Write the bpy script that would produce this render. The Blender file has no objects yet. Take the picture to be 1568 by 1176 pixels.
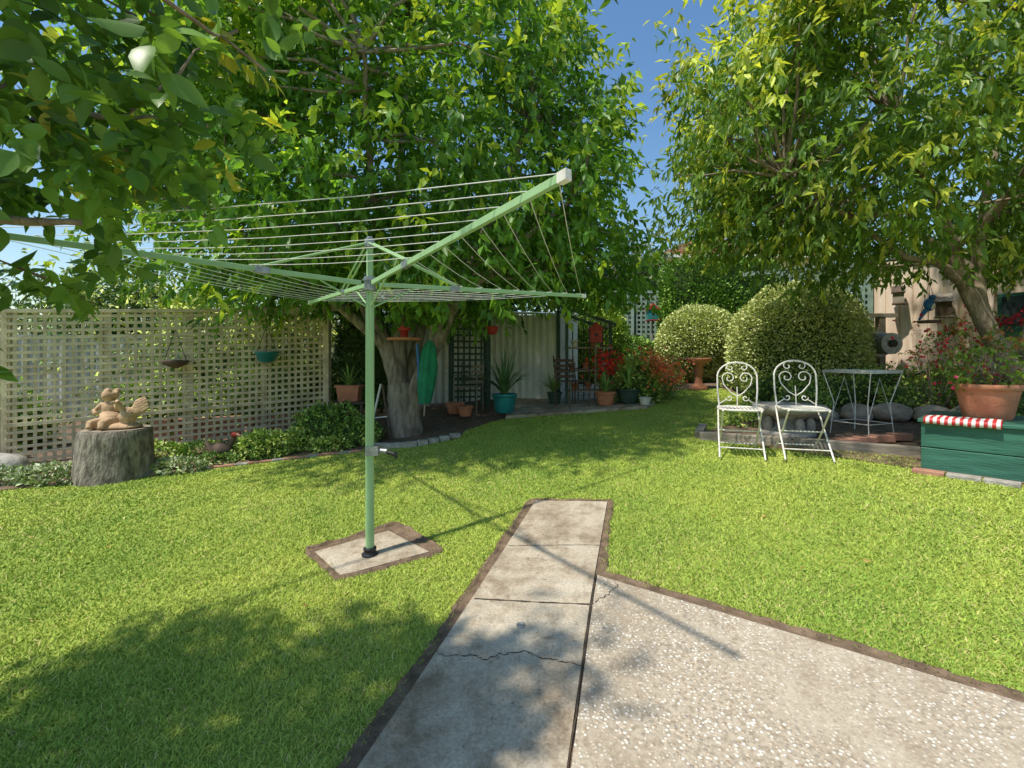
import bpy, bmesh, math, random
import numpy as np
from mathutils import Vector, Matrix
rng=np.random.default_rng(7); random.seed(7)
scene=bpy.context.scene
def g(x,y):
    P=.06*x+.062*y-.07
    P=np.minimum(P,1.05+0*P)
    z=.5*(P+np.sqrt(P*P+.0036))
    z=z+np.clip((y-14)/12,0,1)**2*1.8
    return z
def gz(x,y): return float(g(np.float64(x),np.float64(y)))
# ---------------------------------------------------------------- materials
def M(name,c1,c2=None,scale=8,rough=.7,bump=0,bscale=40,metal=0,stretch=(1,1,1),c3=None,spec=.4,detail=6):
    m=bpy.data.materials.new(name); m.use_nodes=True; nt=m.node_tree; N=nt.nodes; L=nt.links
    b=N['Principled BSDF']; b.inputs['Roughness'].default_value=rough; b.inputs['Metallic'].default_value=metal
    b.inputs['Specular IOR Level'].default_value=spec
    tc=N.new('ShaderNodeTexCoord'); mp=N.new('ShaderNodeMapping'); mp.inputs['Scale'].default_value=stretch
    L.new(tc.outputs['Object'],mp.inputs['Vector'])
    if c2 is None: c2=tuple(v*.75 for v in c1)
    n=N.new('ShaderNodeTexNoise'); n.inputs['Scale'].default_value=scale; n.inputs['Detail'].default_value=detail
    L.new(mp.outputs[0],n.inputs['Vector'])
    r=N.new('ShaderNodeValToRGB'); e=r.color_ramp.elements
    e[0].position=.32; e[0].color=(*c2,1); e[1].position=.68; e[1].color=(*c1,1)
    if c3: 
        q=e.new(.5); q.color=(*c3,1)
    L.new(n.outputs['Fac'],r.inputs[0]); L.new(r.outputs[0],b.inputs['Base Color'])
    if bump:
        n2=N.new('ShaderNodeTexNoise'); n2.inputs['Scale'].default_value=bscale; n2.inputs['Detail'].default_value=5
        L.new(mp.outputs[0],n2.inputs['Vector'])
        bp=N.new('ShaderNodeBump'); bp.inputs['Strength'].default_value=bump; bp.inputs['Distance'].default_value=.02
        L.new(n2.outputs['Fac'],bp.inputs['Height']); L.new(bp.outputs[0],b.inputs['Normal'])
    return m
def leafmat(name,trans=.35,rough=.42,tb=(1.5,1.6,.7)):
    m=bpy.data.materials.new(name); m.use_nodes=True; nt=m.node_tree; N=nt.nodes; L=nt.links
    b=N['Principled BSDF']; out=N['Material Output']
    a=N.new('ShaderNodeAttribute'); a.attribute_name='Col'
    L.new(a.outputs['Color'],b.inputs['Base Color']); b.inputs['Roughness'].default_value=rough
    b.inputs['Specular IOR Level'].default_value=.4
    if trans>0:
        t=N.new('ShaderNodeBsdfTranslucent')
        mul=N.new('ShaderNodeMixRGB'); mul.blend_type='MULTIPLY'; mul.inputs[0].default_value=1; mul.inputs[2].default_value=(*tb,1)
        L.new(a.outputs['Color'],mul.inputs[1]); L.new(mul.outputs[0],t.inputs[0])
        mx=N.new('ShaderNodeMixShader'); mx.inputs[0].default_value=trans
        L.new(b.outputs[0],mx.inputs[1]); L.new(t.outputs[0],mx.inputs[2]); L.new(mx.outputs[0],out.inputs[0])
    return m
LEAF=leafmat('leaf_surface',.42,.40,(1.6,1.5,.7)); GRASS=leafmat('grass_blade',0,.8)
SHR=leafmat('shrub_leaf_surface',0,.5)
SOIL=M('soil',(.24,.165,.105),(.11,.073,.045),14,.95,.8,60)
BARK=M('bark',(.36,.31,.25),(.14,.115,.09),18,.9,1.0,50,stretch=(1,1,.25))
BARK2=M('bark_light',(.36,.29,.20),(.15,.11,.075),18,.9,1.0,50,stretch=(1,1,.25))
HG=M('hoist_green_paint',(.36,.56,.28),(.31,.50,.24),9,.38,0)
GALV=M('galvanised_metal',(.42,.44,.45),(.25,.26,.27),30,.45,.1,80,metal=.6)
BLK=M('black_plastic',(.03,.03,.03),(.015,.015,.015),20,.5)
WIRE=M('line_cord',(.8,.8,.76),(.65,.65,.6),20,.5)
WHITE=M('white_enamel',(.82,.80,.74),(.62,.57,.48),25,.45,.1,60)
LAT=M('weathered_lattice',(.70,.61,.40),(.44,.37,.24),6,.85,.4,60)
DKG=M('dark_green_paint',(.05,.095,.07),(.03,.06,.045),10,.6,.2,40)
LATG=M('green_lattice_paint',(.24,.33,.27),(.16,.23,.18),8,.7,.2)
TEAL=M('green_bench_paint',(.05,.18,.12),(.028,.11,.075),7,.5,.3,30,stretch=(.4,.4,3))
TAN=M('tan_boards',(.88,.72,.56),(.70,.54,.40),5,.8,.3,40,stretch=(3,3,.4))
CORR=M('corrugated_steel',(.80,.82,.77),(.62,.65,.60),3,.5,0)
CORRC=M('cream_steel',(.82,.82,.75),(.68,.68,.6),3,.55,0)
TERRA=M('terracotta',(.58,.24,.13),(.44,.17,.09),9,.75,.2,50)
TEALPOT=M('teal_glaze',(.03,.26,.25),(.02,.17,.18),6,.25)
STONE=M('cast_stone',(.48,.45,.39),(.28,.26,.22),15,.9,.5,60)
ROCK=M('garden_rock',(.52,.41,.31),(.26,.20,.15),6,.95,1.0,25)
CLAY=M('clay_figure',(.62,.42,.25),(.36,.23,.13),14,.85,.5,60)
STUMPM=M('stump_bark',(.34,.30,.23),(.09,.075,.055),16,.95,1.,38,stretch=(1.5,1.5,.5))
STUMPT=M('stump_top',(.36,.30,.22),(.2,.16,.11),14,.9,.5,60)
RED=M('red_paint',(.5,.05,.035),(.36,.03,.02),8,.5)
BLUE=M('blue_paint',(.03,.16,.42),(.02,.11,.3),8,.4)
GRN=M('green_cloth',(.02,.28,.14),(.012,.16,.085),8,.8)
DWOOD=M('dark_timber',(.15,.10,.07),(.08,.055,.04),8,.8,.3)
WOOD=M('grey_timber',(.34,.30,.23),(.20,.17,.135),8,.85,.4,40,stretch=(.3,.3,2))
BRICK=M('paver_brick',(.50,.26,.17),(.34,.17,.12),9,.9,.4,50)
ROOFT=M('roof_tiles',(.55,.27,.17),(.40,.19,.12),4,.85,.5,10)
ROOFG=M('roof_grey',(.28,.27,.26),(.20,.19,.19),4,.8)
CREAMW=M('cream_wall',(.62,.56,.46),(.5,.45,.37),4,.85)
GLASS=M('window_glass',(.05,.07,.08),(.03,.04,.05),4,.1)
CRACK=M('crack_dirt',(.08,.06,.04),(.04,.03,.02),30,1)
LGR=M('faded_sheet',(.46,.46,.40),(.33,.34,.29),2,.6)

def concrete(name,agg):
    m=bpy.data.materials.new(name); m.use_nodes=True; nt=m.node_tree; N=nt.nodes; L=nt.links
    b=N['Principled BSDF']; b.inputs['Roughness'].default_value=.88; b.inputs['Specular IOR Level'].default_value=.25
    tc=N.new('ShaderNodeTexCoord')
    def noise(s,d=6,r=.6):
        n=N.new('ShaderNodeTexNoise'); n.inputs['Scale'].default_value=s; n.inputs['Detail'].default_value=d; n.inputs['Roughness'].default_value=r
        L.new(tc.outputs['Object'],n.inputs['Vector']); return n.outputs['Fac']
    def ramp(f,stops):
        r=N.new('ShaderNodeValToRGB'); e=r.color_ramp.elements
        e[0].position,e[0].color=stops[0][0],(*stops[0][1],1); e[1].position,e[1].color=stops[-1][0],(*stops[-1][1],1)
        for p,c in stops[1:-1]:
            q=e.new(p); q.color=(*c,1)
        L.new(f,r.inputs[0]); return r.outputs[0]
    def mix(a,c,f,mode='MIX'):
        x=N.new('ShaderNodeMixRGB'); x.blend_type=mode
        if isinstance(f,float): x.inputs[0].default_value=f
        else: L.new(f,x.inputs[0])
        L.new(a,x.inputs[1]); L.new(c,x.inputs[2]); return x.outputs[0]
    base=ramp(noise(3.0),[(.3,(.38,.31,.225)),(.5,(.52,.445,.335)),(.72,(.60,.53,.41))])
    fine=ramp(noise(90,3),[(.3,(.70,.69,.67)),(.65,(1.05,1.05,1.05))])
    col=mix(base,fine,1.0,'MULTIPLY')
    stain=ramp(noise(1.3,8,.7),[(.36,(.60,.54,.48)),(.52,(1,1,1))])
    col=mix(col,stain,1.0,'MULTIPLY')
    st2=ramp(noise(6,8,.75),[(.36,(.74,.70,.65)),(.5,(1,1,1))])
    col=mix(col,st2,1.0,'MULTIPLY')
    spots=ramp(noise(26,2),[(.27,(.45,.42,.38)),(.36,(1,1,1))])
    col=mix(col,spots,.6,'MULTIPLY')
    bp=N.new('ShaderNodeBump'); bp.inputs['Distance'].default_value=.006; bp.inputs['Strength'].default_value=.6
    if agg:
        v=N.new('ShaderNodeTexVoronoi'); v.inputs['Scale'].default_value=78; L.new(tc.outputs['Object'],v.inputs['Vector'])
        v.inputs['Randomness'].default_value=1
        sep=N.new('ShaderNodeSeparateColor'); L.new(v.outputs['Color'],sep.inputs[0])
        peb=ramp(sep.outputs[0],[(0,(.40,.28,.17)),(.15,(.30,.27,.23)),(.35,(.62,.50,.35)),(.6,(.74,.68,.57)),(1,(.86,.82,.72))])
        edge=ramp(v.outputs['Distance'],[(.30,(1,1,1)),(.52,(0,0,0))])
        sel=ramp(sep.outputs[1],[(.34,(0,0,0)),(.38,(1,1,1))])
        patch=ramp(noise(2.2,5),[(.38,(.2,.2,.2)),(.56,(1,1,1))])
        f=mix(edge,sel,1.0,'MULTIPLY'); f=mix(f,patch,1.0,'MULTIPLY')
        dark=ramp(noise(60,2),[(.3,(.27,.22,.155)),(.6,(.47,.395,.295))])
        mt=mix(col,dark,patch)
        col=mix(mt,peb,f)
        L.new(f,bp.inputs['Height'])
    else:
        L.new(noise(70,5),bp.inputs['Height']); bp.inputs['Strength'].default_value=.35
    L.new(col,b.inputs['Base Color']); L.new(bp.outputs[0],b.inputs['Normal'])
    return m
CONC=concrete('path_concrete',False); AGG=concrete('exposed_aggregate',True)
# ---------------------------------------------------------------- mesh builder
class MB:
    def __init__(s): s.v=[];s.f=[];s.m=[];s.sm=[];s.mats=[]
    def mi(s,m):
        if m not in s.mats: s.mats.append(m)
        return s.mats.index(m)
    def add(s,vs,fs,m,smooth=False,mat=None):
        o=len(s.v)
        for p in vs:
            p=Vector(p)
            if mat is not None: p=mat@p
            s.v.append(tuple(p))
        k=s.mi(m)
        for f in fs: s.f.append([i+o for i in f]); s.m.append(k); s.sm.append(smooth)
    def box(s,c,d,m,rz=0,mat=None,taper=1.0):
        x,y,z=d[0]/2,d[1]/2,d[2]/2
        R=Matrix.Translation(c)@Matrix.Rotation(rz,4,'Z')
        if mat is not None: R=mat@R
        vs=[(a*x*(taper if k<0 else 1),b*y*(taper if k<0 else 1),k*z) for k in(-1,1) for a,b in((-1,-1),(1,-1),(1,1),(-1,1))]
        s.add(vs,[(3,2,1,0),(4,5,6,7),(0,1,5,4),(1,2,6,5),(2,3,7,6),(3,0,4,7)],m,False,R)
    def beam(s,p,q,w,h,m):
        p=Vector(p);q=Vector(q);d=q-p;L=d.length;d.normalize()
        up=Vector((0,0,1)) if abs(d.z)<.95 else Vector((0,1,0))
        sd=d.cross(up).normalized();u=sd.cross(d)
        vs=[]
        for e in (p,q):
            for a,b in((-1,-1),(1,-1),(1,1),(-1,1)): vs.append(e+sd*a*w/2+u*b*h/2)
        s.add(vs,[(3,2,1,0),(4,5,6,7),(0,1,5,4),(1,2,6,5),(2,3,7,6),(3,0,4,7)],m)
    def tube(s,pts,r,m,n=8,closed=False,cap=True):
        pts=[Vector(p) for p in pts];k=len(pts)
        if not hasattr(r,'__len__'): r=[r]*k
        vs=[];prev=None
        for i,p in enumerate(pts):
            a=pts[i-1] if (i>0 or closed) else p; b=pts[(i+1)%k] if (i<k-1 or closed) else p
            t=(b-a).normalized()
            if prev is None:
                up=Vector((0,0,1)) if abs(t.z)<.9 else Vector((1,0,0))
                u=t.cross(up).normalized()
            else: 
                u=prev-t*prev.dot(t)
                u=u.normalized() if u.length>1e-6 else t.orthogonal().normalized()
            prev=u;w=t.cross(u)
            for j in range(n):
                an=2*math.pi*j/n; vs.append(p+(u*math.cos(an)+w*math.sin(an))*r[i])
        fs=[]
        for i in range(k if closed else k-1):
            a=i*n;b=((i+1)%k)*n
            for j in range(n): fs.append((a+j,a+(j+1)%n,b+(j+1)%n,b+j))
        s.add(vs,fs,m,True)
        if cap and not closed: s.add([v for v in vs[:n]],[tuple(range(n))[::-1]],m); s.add([v for v in vs[-n:]],[tuple(range(n))],m)
    def lathe(s,prof,c,m,n=24,sx=1,sy=1,jit=0):
        vs=[];c=Vector(c)
        for (r,z) in prof:
            for j in range(n):
                a=2*math.pi*j/n; q=r*(1+jit*math.sin(3*a+z*9)+jit*.6*math.sin(7*a)); vs.append(c+Vector((q*sx*math.cos(a),q*sy*math.sin(a),z)))
        fs=[(i*n+j,i*n+(j+1)%n,(i+1)*n+(j+1)%n,(i+1)*n+j) for i in range(len(prof)-1) for j in range(n)]
        s.add(vs,fs,m,True)
        if prof[-1][0]>1e-2: s.add(vs[-n:],[tuple(range(n))],m)
        if prof[0][0]>1e-2: s.add(vs[:n],[tuple(range(n))[::-1]],m)
    def blob(s,c,R,m,sub=3,noise=.0,seed=0,smooth=True,mat=None):
        bm=bmesh.new(); bmesh.ops.create_icosphere(bm,subdivisions=sub,radius=1)
        r=random.Random(seed);ph=[r.uniform(0,6) for _ in range(9)]
        vs=[]
        for v in bm.verts:
            x,y,z=v.co; q=1+noise*(math.sin(2.3*x+ph[0])+math.sin(3.1*y+ph[1])+math.sin(2.7*z+ph[2])+.5*math.sin(6*x+ph[3]+2*y)+.5*math.sin(7*z+ph[4]))*.5
            vs.append((c[0]+x*R[0]*q,c[1]+y*R[1]*q,c[2]+z*R[2]*q))
        fs=[[v.index for v in f.verts] for f in bm.faces]; bm.free()
        s.add(vs,fs,m,smooth,mat)
    def obj(s,name,parent=None,loc=None,rz=0,bevel=0):
        me=bpy.data.meshes.new(name); me.from_pydata(s.v,[],s.f)
        for m in s.mats: me.materials.append(m)
        me.polygons.foreach_set('material_index',s.m); me.polygons.foreach_set('use_smooth',s.sm); me.update()
        ob=bpy.data.objects.new(name,me); scene.collection.objects.link(ob)
        if parent: ob.parent=parent
        if loc: ob.location=loc
        ob.rotation_euler=(0,0,rz)
        if bevel:
            b=ob.modifiers.new('b','BEVEL'); b.width=bevel; b.segments=2; b.limit_method='ANGLE'
        return ob
def empty(name,loc=(0,0,0)):
    e=bpy.data.objects.new(name,None); scene.collection.objects.link(e); e.location=loc; return e
def np_mesh(name,V,F,col,mat,parent=None,smooth=False):
    me=bpy.data.meshes.new(name); nf,k=F.shape
    me.vertices.add(len(V)); me.vertices.foreach_set('co',V.astype(np.float32).ravel())
    me.loops.add(nf*k); me.loops.foreach_set('vertex_index',F.astype(np.int32).ravel())
    me.polygons.add(nf); me.polygons.foreach_set('loop_start',np.arange(0,nf*k,k,dtype=np.int32))
    me.polygons.foreach_set('loop_total',np.full(nf,k,dtype=np.int32))
    if smooth: me.polygons.foreach_set('use_smooth',np.ones(nf,dtype=bool))
    me.update(calc_edges=True)
    a=me.color_attributes.new('Col','FLOAT_COLOR','POINT')
    a.data.foreach_set('color',np.concatenate([col,np.ones((len(col),1))],1).astype(np.float32).ravel())
    me.materials.append(mat)
    ob=bpy.data.objects.new(name,me); scene.collection.objects.link(ob)
    if parent: ob.parent=parent
    return ob
def nrm(a): return a/np.maximum(np.linalg.norm(a,axis=1,keepdims=True),1e-9)
def leaves(name,P,D,S,C,parent=None,wid=.22,fold=.06,droop=.12,detail=False,mat=None,flat=1.0):
    mat=mat or LEAF
    n=len(P); D=nrm(D); r=rng.normal(size=(n,3))*.6+np.array([0,0,flat]); sd=nrm(np.cross(D,r)); nn=np.cross(sd,D)
    S=S[:,None]
    if not detail:
        V=np.stack([P,P+D*S*.45-sd*S*wid+nn*S*fold,P+D*S*.45+sd*S*wid+nn*S*fold,P+D*S-nn*S*droop],1).reshape(-1,3)
        b=np.arange(n)[:,None]*4
        F=np.concatenate([b+np.array([0,2,3]),b+np.array([0,3,1])],0); rep=4
    else:
        T=[0,.14,.32,.55,.8,1.];W=[.04,.6,.95,1,.55,0.02]; L=[]
        for t,w in zip(T,W):
            c=P+D*S*t-nn*S*droop*t*t
            L+= [c-sd*S*wid*w+nn*S*fold*w, c, c+sd*S*wid*w+nn*S*fold*w]
        V=np.stack(L,1).reshape(-1,3); rep=18; b=np.arange(n)[:,None]*18; Fs=[]
        for i in range(5):
            a=i*3
            Fs+=[b+np.array([a,a+1,a+4,a+3]),b+np.array([a+1,a+2,a+5,a+4])]
        F=np.concatenate(Fs,0)
    return np_mesh(name,V,F,np.repeat(C,rep,0),mat,parent,smooth=False)
def crown(C,R,ncl,nsp,nl,cr,ls,dark,mid,new,pnew,keep=None,droop=.5,shell=.45):
    C=np.array(C,float);R=np.array(R,float)
    d=nrm(rng.normal(size=(ncl,3))); rad=shell+(1-shell)*rng.random(ncl)**.55
    rad*=1+rng.normal(size=ncl)*.06
    cc=C+R*d*rad[:,None]
    if keep is not None: cc=cc[keep(cc)]
    tone=rng.uniform(.78,1.22,len(cc)); size=rng.uniform(.7,1.3,len(cc))
    idx=np.repeat(np.arange(len(cc)),nsp)
    sp=cc[idx]+rng.normal(size=(len(idx),3))*cr*np.array([1,1,.7])*size[idx][:,None]
    if keep is not None:
        k=keep(sp); sp=sp[k]; idx=idx[k]
    q=(sp-C)/R; outr=np.linalg.norm(q,axis=1)
    sd=nrm(nrm(q)*.6+rng.normal(size=sp.shape)*.45+np.array([0,0,-.1]))
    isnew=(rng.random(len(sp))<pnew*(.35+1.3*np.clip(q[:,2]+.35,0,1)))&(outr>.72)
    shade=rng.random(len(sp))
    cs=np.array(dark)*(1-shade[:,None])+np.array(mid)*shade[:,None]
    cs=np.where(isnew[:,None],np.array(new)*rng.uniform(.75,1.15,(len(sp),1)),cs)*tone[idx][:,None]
    j=np.tile(np.arange(nl),len(sp)); s2=np.repeat(np.arange(len(sp)),nl)
    S=ls*rng.uniform(.65,1.25,len(j))
    P=sp[s2]+sd[s2]*(j/nl*ls*2.4)[:,None]
    D=sd[s2]*.55+rng.normal(size=P.shape)*.6+np.array([0,0,-droop])
    Cc=cs[s2]*rng.uniform(.8,1.2,(len(j),1))
    return P,D,S,Cc,cc
def limbs(mb,cc,limbpts,mat,r0=.022,r1=.006,sag=.1):
    L=[Vector(p) for p in limbpts]
    for c in cc:
        c=Vector(c); a=min(L,key=lambda p:(p-c).length+ (0 if p.z<c.z+.3 else 1.5))
        mids=[a.lerp(c,t)+Vector((random.uniform(-1,1),random.uniform(-1,1),random.uniform(-.5,1)))*.10*(c-a).length for t in(.35,.7)]
        mb.tube([a]+mids+[c],[r0,r0*.8,r0*.5,r1],mat,5,cap=False)
def smoothpath(pts,k=5):
    out=[];P=[Vector(p) for p in pts];n=len(P)
    for i in range(n-1):
        a=P[max(i-1,0)];b=P[i];c=P[i+1];d=P[min(i+2,n-1)]
        for j in range(k):
            t=j/k; out.append(.5*((2*b)+(c-a)*t+(2*a-5*b+4*c-d)*t*t+(3*b-a-3*c+d)*t**3))
    out.append(P[-1]); return out
def limb(mb,pts,r0,r1,mat,n=10,wob=.0):
    p=smoothpath(pts); k=len(p)
    p=[q+Vector((random.gauss(0,wob),random.gauss(0,wob),0)) for q in p]
    mb.tube(p,[(r0+(r1-r0)*i/(k-1))*random.uniform(.94,1.07) for i in range(k)],mat,n); return p
# ---------------------------------------------------------------- terrain
def drape(name,poly,mat,dz,step=.3,parent=None,skirt=0):
    bm=bmesh.new(); vs=[bm.verts.new((x,y,0)) for x,y in poly]; f=bm.faces.new(vs)
    if f.normal.z<0: f.normal_flip()
    bmesh.ops.triangulate(bm,faces=[f])
    xs=[p[0] for p in poly];ys=[p[1] for p in poly]
    for a,(lo,hi) in enumerate(((min(xs),max(xs)),(min(ys),max(ys)))):
        t=math.ceil(lo/step)*step
        while t<hi:
            co=[0,0,0];co[a]=t+.0003;no=[0,0,0];no[a]=1
            bmesh.ops.bisect_plane(bm,geom=bm.verts[:]+bm.edges[:]+bm.faces[:],plane_co=co,plane_no=no); t+=step
    for v in bm.verts: v.co.z=gz(v.co.x,v.co.y)+dz
    if skirt:
        be=[e for e in bm.edges if e.is_boundary]
        r=bmesh.ops.extrude_edge_only(bm,edges=be)
        for v in r['geom']:
            if isinstance(v,bmesh.types.BMVert): v.co.z-=skirt
    bmesh.ops.recalc_face_normals(bm,faces=bm.faces[:])
    me=bpy.data.meshes.new(name); bm.to_mesh(me); bm.free(); me.materials.append(mat)
    if me.polygons and sum(p.normal.z for p in me.polygons)<0: me.flip_normals()
    ob=bpy.data.objects.new(name,me); scene.collection.objects.link(ob)
    if parent: ob.parent=parent
    return ob
def axis(a,b,fa,fb,step):
    l=list(np.arange(fa,fb+1e-6,step)); x=fa
    s=step
    while x>a: s*=1.35; x-=s; l.insert(0,x)
    x=fb;s=step
    while x<b: s*=1.35; x+=s; l.append(x)
    return np.array(l)
gx=axis(-400,400,-9,10,.25); gy=axis(-60,700,-3,16,.25)
X,Y=np.meshgrid(gx,gy); Z=g(X,Y); V=np.stack([X,Y,Z],-1).reshape(-1,3)
nx=len(gx);ny=len(gy); I=(np.arange(ny-1)[:,None]*nx+np.arange(nx-1)[None]).ravel()
F=np.stack([I,I+1,I+1+nx,I+nx],1)
GM=M('lawn_ground',(.34,.38,.06),(.19,.25,.04),3,.95,.6,90,c3=(.26,.32,.05))
np_mesh('lawn_ground',V,F,np.ones((len(V),3)),GM,smooth=True)

path=[(-1.51,-2),(.187,3.6),(.73,3.49),(.448,2.47),(.372,2.19),(-.70,-2)]
slab=[(-.685,-2),(.386,2.19),(.462,2.465),(6,-1.67),(6,-4),(-1.2,-4)]
# slightly ragged turf boundary along the concrete
def ragged(pts,amp=.012,step=.12):
    out=[]
    for i in range(len(pts)-1):
        a=Vector(pts[i]);b=Vector(pts[i+1]);n=max(1,int((b-a).length/step));d_=(b-a).normalized()
        for j in range(n):
            q=a.lerp(b,j/n)+Vector((-d_.y,d_.x))*(random.uniform(-amp,amp) if j else 0); out.append((q.x,q.y))
    out.append(pts[-1]); return out
turf=ragged([(-1.565,-2),(.143,3.645),(.775,3.525),(.505,2.503),(6.04,-1.635)])
soilp=turf+[(6.05,-4.05),(-2.0,-4)]
pad=[(-1.27,2.93),(-.98,2.61),(-.52,2.85),(-.87,3.20)]
cx,cy=-.91,2.9
padsoil=ragged([(-1.34,2.97),(-.985,2.575),(-.44,2.86),(-.84,3.32),(-1.34,2.97)],.012,.08)[:-1]
bedL=[(-14,4.0),(-5.08,4.45),(-4.2,4.8),(-3.4,5.25),(-2.6,5.5),(-1.8,5.65),(-1.1,5.75),(-.7,5.95),(-.65,6.4),(-.3,6.95),(-.1,7.1),(-.1,14),(-14,14)]
bedR=[(2.2,5.2),(3.67,4.15),(3.42,3.80),(4.9,2.13),(9,1),(13,8),(10,15),(-.1,15),(-.1,10.6),(2.4,10.4),(2.4,9.4),(3.0,9.1),(4.1,8.9),(4.0,7.7),(3.6,6.3),(2.3,5.5)]
bslab=[(-.1,7.1),(2.15,7.25),(2.35,7.5),(2.4,10.4),(-.1,10.6)]
drape('soil_edging',soilp,SOIL,.004)
pth=drape('concrete_path',path,CONC,.014,skirt=.03)
drape('aggregate_concrete_slab',slab,AGG,.013,skirt=.03)
drape('clothesline_pad_soil',padsoil,SOIL,.005,.2)
drape('clothesline_concrete_pad',pad,CONC,.010,.2,skirt=.02)
drape('garden_bed_soil',bedL,SOIL,.008,.5); drape('garden_bed_soil',bedR,SOIL,.008,.5)
drape('patio_slab',bslab,CONC,.05,.5,skirt=.08)
def lip(name,pts,w0,w1,hh,closed=False):
    mb=MB();P=[];m=len(pts)
    for i in range(m if closed else m-1):
        a=Vector(pts[i]);b=Vector(pts[(i+1)%m]);n=max(2,int((b-a).length/.03))
        for j in range(n): P.append((a.lerp(b,j/n),(b-a).normalized()))
    if not closed: P.append((Vector(pts[-1]),P[-1][1]))
    vs=[]
    for p,d in P:
        nr=Vector((-d.y,d.x)); o0=w0+random.uniform(-.007,.007); o1=w1+random.uniform(-.006,.006)
        for o,h in((o0,.004),(o0+.012,hh*random.uniform(.5,1.1)),(o1,hh*.5),(o1+.015,-.004)):
            q=p+nr*o; vs.append((q.x,q.y,gz(q.x,q.y)+h))
    k=len(P); fs=[]
    for i in range(k if closed else k-1):
        a=i*4;b=((i+1)%k)*4
        for j in range(3): fs.append((a+j,a+j+1,b+j+1,b+j))
    mb.add(vs,fs,SOIL,True); return mb.obj(name)
lip('turf_edge_soil',padsoil[::-1],-.012,.012,.028,True)
lip('turf_edge_soil',turf,-.012,.008,.018)
def ribbon(name,pts,w,dz,parent=None,jit=.01,n=22,mat=CRACK):
    mb=MB();P=[]
    for i in range(len(pts)-1):
        for j in range(n): 
            t=j/n;P.append((pts[i][0]*(1-t)+pts[i+1][0]*t,pts[i][1]*(1-t)+pts[i+1][1]*t))
    P.append(pts[-1]); vs=[]; a=0
    for i,(x,y) in enumerate(P):
        d=Vector(P[min(i+1,len(P)-1)])-Vector(P[max(i-1,0)]); d.normalize(); nx_,ny_=-d.y,d.x
        a=a*.7+random.gauss(0,jit); ww=w*random.uniform(.3,1.2)/2
        for s in(-1,1):
            xx=x+nx_*(a+s*ww);yy=y+ny_*(a+s*ww); vs.append((xx,yy,gz(xx,yy)+dz))
    mb.add(vs,[(2*i,2*i+1,2*i+3,2*i+2) for i in range(len(P)-1)],mat)
    return mb.obj(name,parent)
ribbon('joint_across',[(-.19,2.3),(.385,2.2)],.010,.0165,pth,.001)
ribbon('crack_across',[(-.32,1.93),(-.1,1.86),(.05,1.9),(.27,1.80)],.006,.0165,pth,.005)
ribbon('joint_far',[(-.02,2.86),(.55,2.80)],.005,.0165,pth,.002)
ribbon('joint_side',[(-.68,-1.9),(.379,2.19),(.456,2.47)],.012,.0165,pth,.0015,60)
ribbon('crack_corner',[(.40,2.22),(.50,2.30),(.56,2.36)],.005,.0165,pth,.004)
mb=MB(); z=gz(.04,2.07)+.0175
mb.lathe([(.020,0),(.020,.003),(.013,.0035),(.012,.002)],(.04,2.07,z),GALV,20); mb.obj('path_drain_cap',pth)
# grass
def inpoly(x,y,poly):
    r=np.zeros(len(x),bool); n=len(poly);j=n-1
    for i in range(n):
        xi,yi=poly[i];xj,yj=poly[j]
        c=((yi>y)!=(yj>y))&(x<(xj-xi)*(y-yi)/(yj-yi+1e-12)+xi); r^=c; j=i
    return r
def fbm(x,y):
    return (np.sin(1.7*x+.8*y+1)+np.sin(-1.1*x+2.3*y+2)+.7*np.sin(3.9*x+2.9*y)+.7*np.sin(4.7*x-3.3*y+4)+.5*np.sin(9.1*x+7*y)+.5*np.sin(8*x-11*y+1))/4.4
N0=3000000
yy=.5+10.2*rng.random(N0); xx=(rng.random(N0)*2-1)*(1.25*yy+1.0)
dd=np.hypot(xx,yy); dens=np.minimum(1,(2.0/dd)**1.35)
width=2*(1.25*yy+1.0); pk=np.minimum(1,28000*dens*width*10.2/N0)
k=rng.random(N0)<pk; xx=xx[k];yy=yy[k];dd=dd[k]
ex=np.zeros(len(xx),bool)
jx=xx+rng.normal(size=len(xx))*.010; jy=yy+rng.normal(size=len(xx))*.010
for p in (soilp,padsoil,bedL,bedR,bslab): ex|=inpoly(jx,jy,p)
k=~ex; xx=xx[k];yy=yy[k];dd=dd[k]; n=len(xx)
h=rng.uniform(.012,.024,n)*(1+.25*fbm(xx*2,yy*2)); w=(.0013+.0008*dd)*rng.uniform(.7,1.3,n)
an=rng.random(n)*6.283; lean=rng.uniform(.2,1.5,n); la=rng.random(n)*6.283
b=np.stack([xx,yy,g(xx,yy)],1); sdv=np.stack([np.cos(an),np.sin(an),0*an],1)*w[:,None]
tip=b+np.stack([np.cos(la)*lean*h,np.sin(la)*lean*h,h*(1-.25*lean)],1)
V=np.stack([b-sdv,b+sdv,tip],1).reshape(-1,3)
t=np.clip(.5+.5*fbm(xx*.9,yy*.9)+rng.normal(size=n)*.20,0,1)[:,None]
col=np.array([.25,.40,.055])*(1-t)+np.array([.50,.57,.095])*t
dry=(rng.random(n)<.05+.2*np.clip(fbm(xx*.8+3,yy*.8),0,1))[:,None]
col=np.where(dry,np.array([.60,.53,.20]),col)*rng.uniform(.82,1.15,(n,1))
np_mesh('lawn_grass',V,np.arange(3*n).reshape(-1,3),np.repeat(col,3,0),GRASS)

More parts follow.
